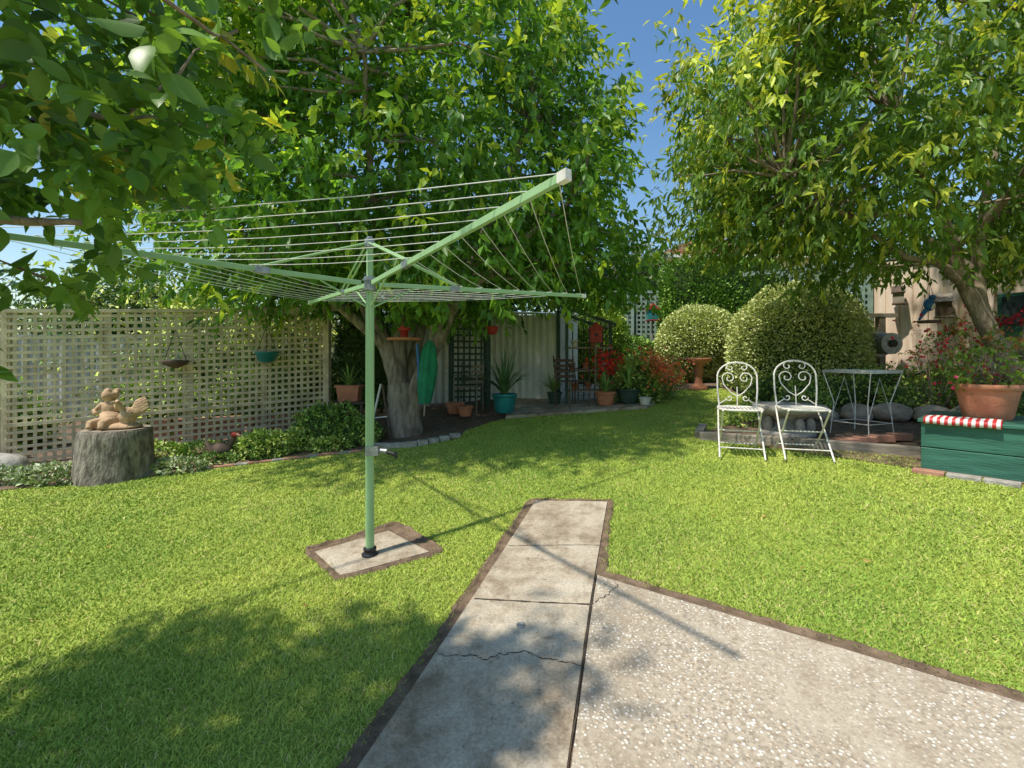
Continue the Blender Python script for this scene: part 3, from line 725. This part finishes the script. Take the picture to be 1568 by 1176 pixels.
birdhouse('birdhouse',(3.45,11.2,2.40),.24,TEALPOT,RED,1.5)
E=empty('hanging_bird_feeder'); mb=MB(); mb.lathe([(.22,0),(.23,.03),(.001,.035)],(-1.42,6.0,1.55),TERRA,20); mb.lathe([(.05,0),(.05,.10),(.10,.10),(.02,.18)],(-1.42,6.0,1.58),RED,14); mb.tube([(-1.42,6,1.75),(-1.42,6,2.3)],.004,BLK,5); mb.obj('feeder',E)
mb=MB(); mb.lathe([(.06,0),(.09,.03),(.10,.11),(.08,.12)],(-.3,6.6,1.66),RED,14); mb.tube([(-.3,6.6,1.76),(-.3,6.6,2.3)],.004,BLK,5); mb.obj('hanging_red_pot')
mb=MB(); bx,by=-3.62,6.72
mb.lathe([(.05,0),(.12,.03),(.15,.13),(.17,.14),(.17,.16),(.14,.16)],(bx,by,1.25),TEALPOT,22)
for a in(0,2.1,4.2): mb.tube([(bx+.15*math.cos(a),by+.15*math.sin(a),1.4),(bx,by,1.8)],.004,BLK,5)
mb.obj('hanging_blue_bowl')
mb=MB(); bx,by=-4.55,6.15
mb.lathe([(.03,0),(.13,.05),(.16,.10),(.15,.11),(.12,.07)],(bx,by,1.18),DWOOD,18); mb.tube([(bx-.15,by,1.28),(bx,by,1.7),(bx+.15,by,1.28)],.005,BLK,5); mb.obj('wire_wall_basket')
mb=MB()
for r in range(4):
    for i in range(15): mb.box((-5.1+i*.20+(r%2)*.1,6.45+i*.112+(r%2)*.055,.14+r*.085),(.19,.1,.078),BRICK,.51)
mb.obj('low_brick_wall')
# ---------------------------------------------------------------- stump + statue
x,y=-4.3,4.95;z=gz(x,y)
E=empty('tree_stump_with_statue',(x,y,z)); mb=MB()
mb.lathe([(.37,-.05),(.36,.05),(.335,.2),(.325,.4),(.315,.5),(.30,.525)],(0,0,0),STUMPM,40,jit=.025)
mb.lathe([(.29,.528),(.15,.532),(.001,.53)],(0,0,0),STUMPT,40); mb.obj('stump',E)
G=MB()
G.blob((-.06,0,.62),(.13,.12,.11),CLAY); G.blob((-.07,0,.74),(.075,.065,.11),CLAY); G.blob((-.08,-.01,.885),(.06,.062,.068),CLAY)
for i in range(10):
    a=i*.7; G.blob((-.08+.055*math.cos(a),.02+.045*math.sin(a),.905+.03*math.sin(i*2)),(.03,.03,.03),CLAY,2)
G.blob((-.085,-.07,.88),(.012,.012,.014),CLAY,2)
G.tube([(-.14,0,.80),(-.19,-.06,.72),(-.12,-.12,.70)],[.028,.024,.02],CLAY); G.tube([(0,0,.80),(.06,-.06,.74),(.09,-.1,.78)],[.028,.024,.02],CLAY)
G.tube([(-.1,-.05,.62),(-.13,-.17,.60),(-.12,-.2,.55)],[.05,.042,.03],CLAY); G.tube([(-.02,-.05,.62),(0,-.18,.60),(.01,-.2,.55)],[.05,.042,.03],CLAY)
G.blob((.13,-.01,.66),(.07,.09,.10),CLAY); G.tube([(.12,-.05,.72),(.10,-.09,.80),(.09,-.12,.83)],[.035,.028,.03],CLAY); G.tube([(.09,-.13,.83),(.08,-.18,.82)],[.014,.003],CLAY)
for k in range(5):
    a=.25+k*.2; G.tube([(.15,.02,.68),(.15+.12*math.cos(a),.03,.68+.16*math.sin(a)),(.16+.17*math.cos(a*.8),.04,.72+.17*math.sin(a))],[.035,.028,.012],CLAY)
G.blob((0,0,.555),(.24,.17,.045),CLAY,3,.06); o=G.obj('statue',E)
rm=o.modifiers.new('r','REMESH'); rm.mode='VOXEL'; rm.voxel_size=.009; rm.use_smooth_shade=True
mb=MB();x,y=-3.55,5.55;z=gz(x,y)
mb.blob((x,y,z+.13),(.15,.09,.09),DWOOD,3,.05); mb.tube([(x+.1,y,z+.16),(x+.15,y,z+.25),(x+.16,y,z+.30)],[.04,.028,.028],DWOOD); mb.blob((x+.17,y-.01,z+.31),(.04,.03,.03),RED,2)
mb.tube([(x+.2,y-.01,z+.31),(x+.25,y-.02,z+.30)],[.02,.005],BRICK); mb.tube([(x-.12,y,z+.14),(x-.2,y,z+.24)],[.05,.01],DWOOD)
for s in(-.03,.03): mb.tube([(x+s,y,z+.06),(x+s,y,z)],.008,BRICK,6)
mb.obj('rooster_ornament')
mb=MB(); mb.blob((-5.65,5.0,.12),(.30,.2,.16),STONE,3,.1,3); mb.obj('stone_block')
# ---------------------------------------------------------------- chairs
def spiral(cx,cz,r,turns,a0,sgn,y,n=22,rot=0):
    out=[]
    for i in range(n):
        t=i/(n-1);a=a0+sgn*turns*2*math.pi*t;q=r*(1-t*.8)
        out.append((cx+q*math.cos(a),y(cz+q*math.sin(a)),cz+q*math.sin(a)))
    return out
def bistro(loc,rz):
    E=empty('white_metal_chair',loc); E.rotation_euler=(0,0,rz); mb=MB();R=.0085
    yb=lambda z:.17+max(0,z-.45)*.16
    arch=[(-.17,yb(.45),.45),(-.185,yb(.62),.62),(-.185,yb(.74),.74)]+[(.185*-math.cos(a),yb(.76+.15*math.sin(a)),.76+.15*math.sin(a)) for a in np.linspace(0.1,math.pi-.1,13)]+[(.185,yb(.74),.74),(.185,yb(.62),.62),(.17,yb(.45),.45)]
    mb.tube(arch,R,WHITE)
    for s in(-1,1):
        mb.tube([(0,yb(.56),.56),(s*.06,yb(.60),.60),(s*.125,yb(.68),.68)]+spiral(s*.075,.745,.065,1.1,0 if s>0 else math.pi,s,yb),R*.7,WHITE,6)
        mb.tube([(s*.01,yb(.90),.90)]+spiral(s*.06,.855,.045,1.0,math.pi*.6 if s>0 else math.pi*.4,-s,yb,18),R*.65,WHITE,6)
        mb.tube([(s*.17,yb(.48),.48),(s*.10,yb(.53),.53)]+spiral(s*.075,.545,.035,1.0,0 if s>0 else math.pi,-s,yb,14),R*.65,WHITE,6)
        mb.tube([(s*.18,.18,.46),(s*.19,0,.235),(s*.195,-.21,.0)],R,WHITE); mb.tube([(s*.165,-.19,.45),(s*.165,0,.235),(s*.17,.26,0)],R,WHITE)
    mb.tube([(0,yb(.46),.46),(0,yb(.56),.56),(0,yb(.66),.66)],R*.65,WHITE,6)
    for y,z,w in((-.13,.085,.193),(.18,.08,.168),(0,.235,.19),(.17,.455,.17)): mb.tube([(-w,y,z),(w,y,z)],R*.8,WHITE,6)
    ring=[(.195*math.copysign(abs(math.cos(a))**.6,math.cos(a)),.19*math.copysign(abs(math.sin(a))**.6,math.sin(a))-.01,.455) for a in np.linspace(0,2*math.pi,28,endpoint=False)]
    mb.tube(ring,.011,WHITE,8,closed=True)
    for i in range(11):
        o=-.17+.034*i; mb.beam((o,-.185,.458),(o,.17,.458),.020,.006,WHITE)
    for o in(-.1,.08): mb.beam((-.19,o,.452),(.19,o,.452),.02,.005,WHITE)
    mb.obj('frame',E)
bistro((2.25,4.5,gz(2.27,4.5)+.01),-.35); bistro((2.76,4.33,gz(2.78,4.33)+.01),-.28)
mb=MB()
def sl(a,b_,h=.11): 
    mb.beam((a[0],a[1],gz(*a)+h/2-.02),(b_[0],b_[1],gz(*b_)+h/2-.02),.09,h,WOOD)
sl((2.15,5.2),(2.9,4.72)); sl((2.91,4.71),(3.72,4.14)); sl((2.15,5.24),(2.35,5.6)); mb.obj('timber_sleeper_edging',bevel=.008)
x,y=3.12,5.15;z=gz(x,y)
mb=MB(); mb.lathe([(.26,0),(.28,.04),(.24,.07),(.16,.11),(.13,.17),(.19,.22),(.30,.26),(.36,.29),(.37,.34),(.35,.355),(.001,.34)],(x,y,z),STONE,32,jit=.015)
for i in range(8):
    a=i*.785; mb.blob((x+.22*math.cos(a),y+.22*math.sin(a),z+.13),(.05,.05,.10),STONE,2)
mb.obj('carved_stone_pedestal')
mb=MB();w=.25
for a in(-1,1):
    for b_ in(-1,1): mb.tube([(a*w*.8,b_*w*.8,0),(a*w*.7,b_*w*.7,.35),(a*w,b_*w,.70)],.006,WHITE,6)
for zz in(.70,.68): mb.tube([(-w,-w,zz),(w,-w,zz),(w,w,zz),(-w,w,zz)],.007,WHITE,6,closed=True)
for i in range(13): 
    o=-w+w*2*i/12; mb.tube([(o,-w,.695),(o,w,.695)],.003,WHITE,5)
for i in range(5):
    o=-w+w*2*i/4; mb.tube([(-w,o,.69),(w,o,.69)],.003,WHITE,5)
for s in(-1,1): mb.tube([(-w*.75,s*w*.75,.14),(w*.75,s*w*.75,.14)],.005,WHITE,5); mb.tube([(s*w*.75,-w*.75,.14),(s*w*.75,w*.75,.14)],.005,WHITE,5)
for s in(-1,1): mb.tube([(-w*.75,s*w*.76,.2),(0,s*w*.72,.62),(w*.75,s*w*.76,.2)],.004,WHITE,5)
mb.obj('wire_garden_table',None,(3.80,4.95,gz(3.8,4.95)+.01),.35)
A=Vector((3.45,3.84,0));e_=Vector((.66,-.751,0));n_=Vector((.751,.66,0))
z0=.36;z1=.80; E=empty('green_timber_raised_bench'); mb=MB()
def bx(s0,s1,r0,r1,a,b_,m):
    vs=[A+e_*s+n_*r+Vector((0,0,zz)) for zz in(a,b_) for s,r in((s0,r0),(s1,r0),(s1,r1),(s0,r1))]
    mb.add(vs,[(3,2,1,0),(4,5,6,7),(0,1,5,4),(1,2,6,5),(2,3,7,6),(3,0,4,7)],m)
bx(0,2.3,0,.03,z0-.15,z0+.20,TEAL); bx(0,2.3,.003,.03,z0+.207,z1-.03,TEAL); bx(0,.03,.032,.9,z0-.1,z1-.03,TEAL); bx(0,2.3,.87,.9,z0,z1-.03,TEAL)
for i in range(6): bx(-.02,2.32,-.02+i*.157,-.02+i*.157+.150,z1-.028,z1,TEAL)
mb.obj('boards',E,bevel=.004)
RW=bpy.data.materials.new('striped_cloth');RW.use_nodes=True;nt=RW.node_tree
tc=nt.nodes.new('ShaderNodeTexCoord');wv=nt.nodes.new('ShaderNodeTexWave');wv.inputs['Scale'].default_value=7;wv.bands_direction='X'
rp=nt.nodes.new('ShaderNodeValToRGB');rp.color_ramp.interpolation='CONSTANT';rp.color_ramp.elements[0].color=(.72,.70,.66,1);rp.color_ramp.elements[1].color=(.55,.03,.03,1);rp.color_ramp.elements[1].position=.5
nt.links.new(tc.outputs['Object'],wv.inputs[0]);nt.links.new(wv.outputs[1],rp.inputs[0]);nt.links.new(rp.outputs[0],nt.nodes['Principled BSDF'].inputs[0])
mb=MB(); vs=[];
prof=[(-.038,-.035),(-.036,.0),(-.018,.010),(.1,.012),(.2,.010),(.22,.010)]
for i in range(15):
    s=.02+i*.032
    for r,hh in prof: vs.append((s,r,hh+.003*math.sin(i*1.3+r*20)))
k=len(prof); mb.add(vs,[(i*k+j,(i+1)*k+j,(i+1)*k+j+1,i*k+j+1) for i in range(14) for j in range(k-1)],RW,True)
o=mb.obj('striped_towel',None,(A.x,A.y,z1+.001)); o.rotation_euler=(0,0,math.atan2(e_.y,e_.x))
s_=o.modifiers.new('s','SOLIDIFY'); s_.thickness=.006; s_.offset=1
E=empty('terracotta_pot_with_flowers'); mb=MB(); c=A+e_*.37+n_*.42+Vector((0,0,z1+.002)); pot(mb,c,.21,.29,TERRA,36); mb.obj('pot',E)
P,D,S,C,cc=crown((c.x,c.y,c.z+.46),(.22,.2,.2),26,6,6,.05,.045,(.1,.2,.03),(.26,.38,.06),(.5,.2,.08),.1)
leaves('leaves',P,D,S,C,E); petals('flowers',(c.x,c.y,c.z+.36),(.14,.10,.06),70,.04,(.65,.04,.14),E)
mb=MB()
for q in cc: mb.tube([(c.x,c.y,c.z+.25),((c.x+q[0])/2+.02,(c.y+q[1])/2,(c.z+.25+q[2])/2),tuple(q)],.003,WOOD,4)
mb.obj('stems',E)
mb=MB()
for i in range(11):
    p=A+e_*(.06+i*.205)-n_*.12; mb.box((p.x,p.y,gz(p.x,p.y)+.008),(.195,.10,.04),STONE if i%3 else BRICK,math.atan2(e_.y,e_.x)+random.uniform(-.03,.03))
for i in range(4):
    p=Vector((3.35,4.55,0))+Vector((.20,-.0,0))*i; mb.box((p.x,p.y+.03*i,gz(p.x,p.y)+.06),(.19,.11,.07),BRICK,random.uniform(-.1,.1))
mb.obj('brick_paver_edging',bevel=.006)
mb=MB()
for i,(x,y,r) in enumerate([(3.95,5.75,.16),(4.25,5.62,.2),(4.58,5.5,.22),(4.92,5.35,.2),(5.2,5.15,.22),(4.4,5.7,.14),(4.75,5.6,.16),(5.0,4.9,.18),(4.85,4.5,.2)]):
    mb.blob((x,y,gz(x,y)+r*.45),(r,r*.75,r*.62),ROCK,3,.14,i)
mb.obj('garden_rock_border')
x,y=3.67,8.95;z=gz(x,y)
mb=MB(); mb.lathe([(.17,0),(.18,.05),(.13,.08),(.08,.12),(.065,.25),(.09,.38),(.07,.44),(.11,.50),(.22,.56),(.24,.61),(.23,.62),(.18,.59),(.001,.57)],(x,y,z),TERRA,30); mb.obj('bird_bath')
mb=MB(); p=Vector((6.15,7.6,0)); mb.beam((p.x,p.y,.7),(p.x,p.y,2.0),.10,.10,WOOD); mb.beam((p.x-.25,p.y,2.03),(p.x+.25,p.y,2.03),.12,.06,WOOD)
mb.tube([(p.x-.12,p.y-.16,1.55),(p.x-.12,p.y-.38,1.55)],.17,GALV,24); mb.tube([(p.x-.12,p.y-.39,1.55),(p.x-.12,p.y-.42,1.55)],.06,BLK,14); mb.tube([(p.x-.12,p.y-.14,1.55),(p.x-.12,p.y-.15,1.55)],.21,GALV,24)
mb.tube([(p.x-.12,p.y-.1,1.55),(p.x,p.y,1.55)],.03,GALV,8); mb.obj('hose_reel_on_post')
def hangbird(c):
    mb=MB(); k=.62
    mb.blob((0,0,0),(.08*k,.09*k,.14*k),BLUE,3); mb.blob((0,-.05*k,.15*k),(.06*k,.065*k,.06*k),BLUE,2); mb.tube([(0,-.1*k,.15*k),(0,-.17*k,.14*k)],[.015*k,.003],TERRA); mb.tube([(0,.03,-.1*k),(0,.10,-.32*k)],[.05*k,.02*k],BLUE)
    mb.blob((0,-.03*k,-.02),(.07*k,.075*k,.1*k),WHITE,2); mb.tube([(0,0,.1),(0,0,.5)],.004,BLK,5); mb.lathe([(.12,-.24),(.13,-.21),(.001,-.20)],(0,0,0),DWOOD,14)
    for a in(0,2.1,4.2): mb.tube([(.12*math.cos(a),.12*math.sin(a),-.21),(0,0,.3)],.003,BLK,4)
    return mb.obj('hanging_bird_ornament',None,c,.9)
hangbird((5.5,6.0,2.02))
mb=MB(); q=fp(2.0,2.0,.12)
M4=Matrix.Translation(q)@Matrix.Rotation(math.atan2(d.y,d.x),4,'Z')
sgn=1 if (Matrix.Rotation(math.atan2(d.y,d.x),3,'Z')@Vector((0,1,0))).dot(fn)>0 else -1
mb.box((0,0,0),(.6,.05,.5),TEAL,mat=M4); mb.box((0,.03*sgn,0),(.5,.02,.4),GLASS,mat=M4); mb.box((0,.045*sgn,0),(.03,.02,.4),TEAL,mat=M4); mb.box((0,.12*sgn,-.32),(.7,.2,.12),TEAL,mat=M4); mb.obj('window_box_ornament')
petals('window_box_flowers',tuple(fp(2.0,1.83,.25)),(.2,.2,.06),160,.05,(.65,.04,.08))
birdhouse('birdhouse',tuple(fp(1.1,2.1,.2)),.22,DWOOD,WOOD,None,.9); birdhouse('birdhouse',tuple(fp(.5,2.35,.2)),.18,WOOD,DWOOD,None,.9)
for (x,y,zz,c,nn_) in[(5.2,5.6,1.35,(.65,.04,.08),90),(5.75,5.6,1.65,(.45,.02,.06),120),(6.0,6.2,1.55,(.7,.2,.26),80)]:
    E=empty('rose_bush'); P,D,S,C,cc=crown((x,y,zz-.2),(.33,.3,.45),16,6,6,.06,.05,(.1,.18,.03),(.26,.36,.06),(.5,.18,.08),.15)
    leaves('leaves',P,D,S,C,E); petals('flowers',(x,y,zz-.05),(.22,.2,.22),nn_,.05,c,E); mb=MB()
    zb_=gz(x,y)
    for q in cc: mb.tube([(x,y,zb_),((x+q[0])/2,(y+q[1])/2,(zb_+q[2])/2),tuple(q)],.005,BARK2,4)
    mb.obj('stems',E)
nl=70; x=rng.uniform(-4,4.5,nl); y=rng.uniform(2,7,nl)
k=~(inpoly(x,y,soilp)|inpoly(x,y,bedR)|inpoly(x,y,bedL)); x=x[k];y=y[k];nl=len(x)
P=np.stack([x,y,g(x,y)+.026],1); D=np.stack([rng.normal(size=nl),rng.normal(size=nl),rng.normal(size=nl)*.15],1)
leaves('fallen_leaves',P,D,rng.uniform(.025,.04,nl),np.array([.5,.33,.1])*rng.uniform(.6,1.2,(nl,1)))

# ---------------------------------------------------------------- light, sky, camera
el=math.radians(63); sv=Vector((-.84*math.cos(el),-.54*math.cos(el),math.sin(el)))
W=bpy.data.worlds.new('World'); scene.world=W; W.use_nodes=True; nt=W.node_tree; bg=nt.nodes['Background']
sky=nt.nodes.new('ShaderNodeTexSky'); sky.sky_type='NISHITA'; sky.sun_disc=False; sky.sun_elevation=el; sky.sun_rotation=math.atan2(sv.x,sv.y)
sky.air_density=1.3; sky.dust_density=.5; sky.ozone_density=1.6
hs=nt.nodes.new('ShaderNodeHueSaturation'); hs.inputs['Saturation'].default_value=1.2; hs.inputs['Value'].default_value=1.1
nt.links.new(sky.outputs[0],hs.inputs['Color']); nt.links.new(hs.outputs[0],bg.inputs[0]); bg.inputs[1].default_value=.15
sl_=bpy.data.lights.new('sun','SUN'); sl_.energy=5.0; sl_.angle=math.radians(1.5); sl_.color=(1,.94,.84)
so=bpy.data.objects.new('sun',sl_); scene.collection.objects.link(so); so.rotation_euler=sv.to_track_quat('Z','Y').to_euler()
cd=bpy.data.cameras.new('camera'); cam=bpy.data.objects.new('camera',cd); scene.collection.objects.link(cam); scene.camera=cam
cd.lens=16; cd.sensor_width=36; cd.shift_y=-.0242; cd.clip_start=.05; cd.clip_end=2000
cam.location=(0,0,1.3); cam.rotation_euler=(math.radians(90),0,0)
scene.view_settings.view_transform='Standard'; scene.view_settings.look='None'; scene.view_settings.exposure=0
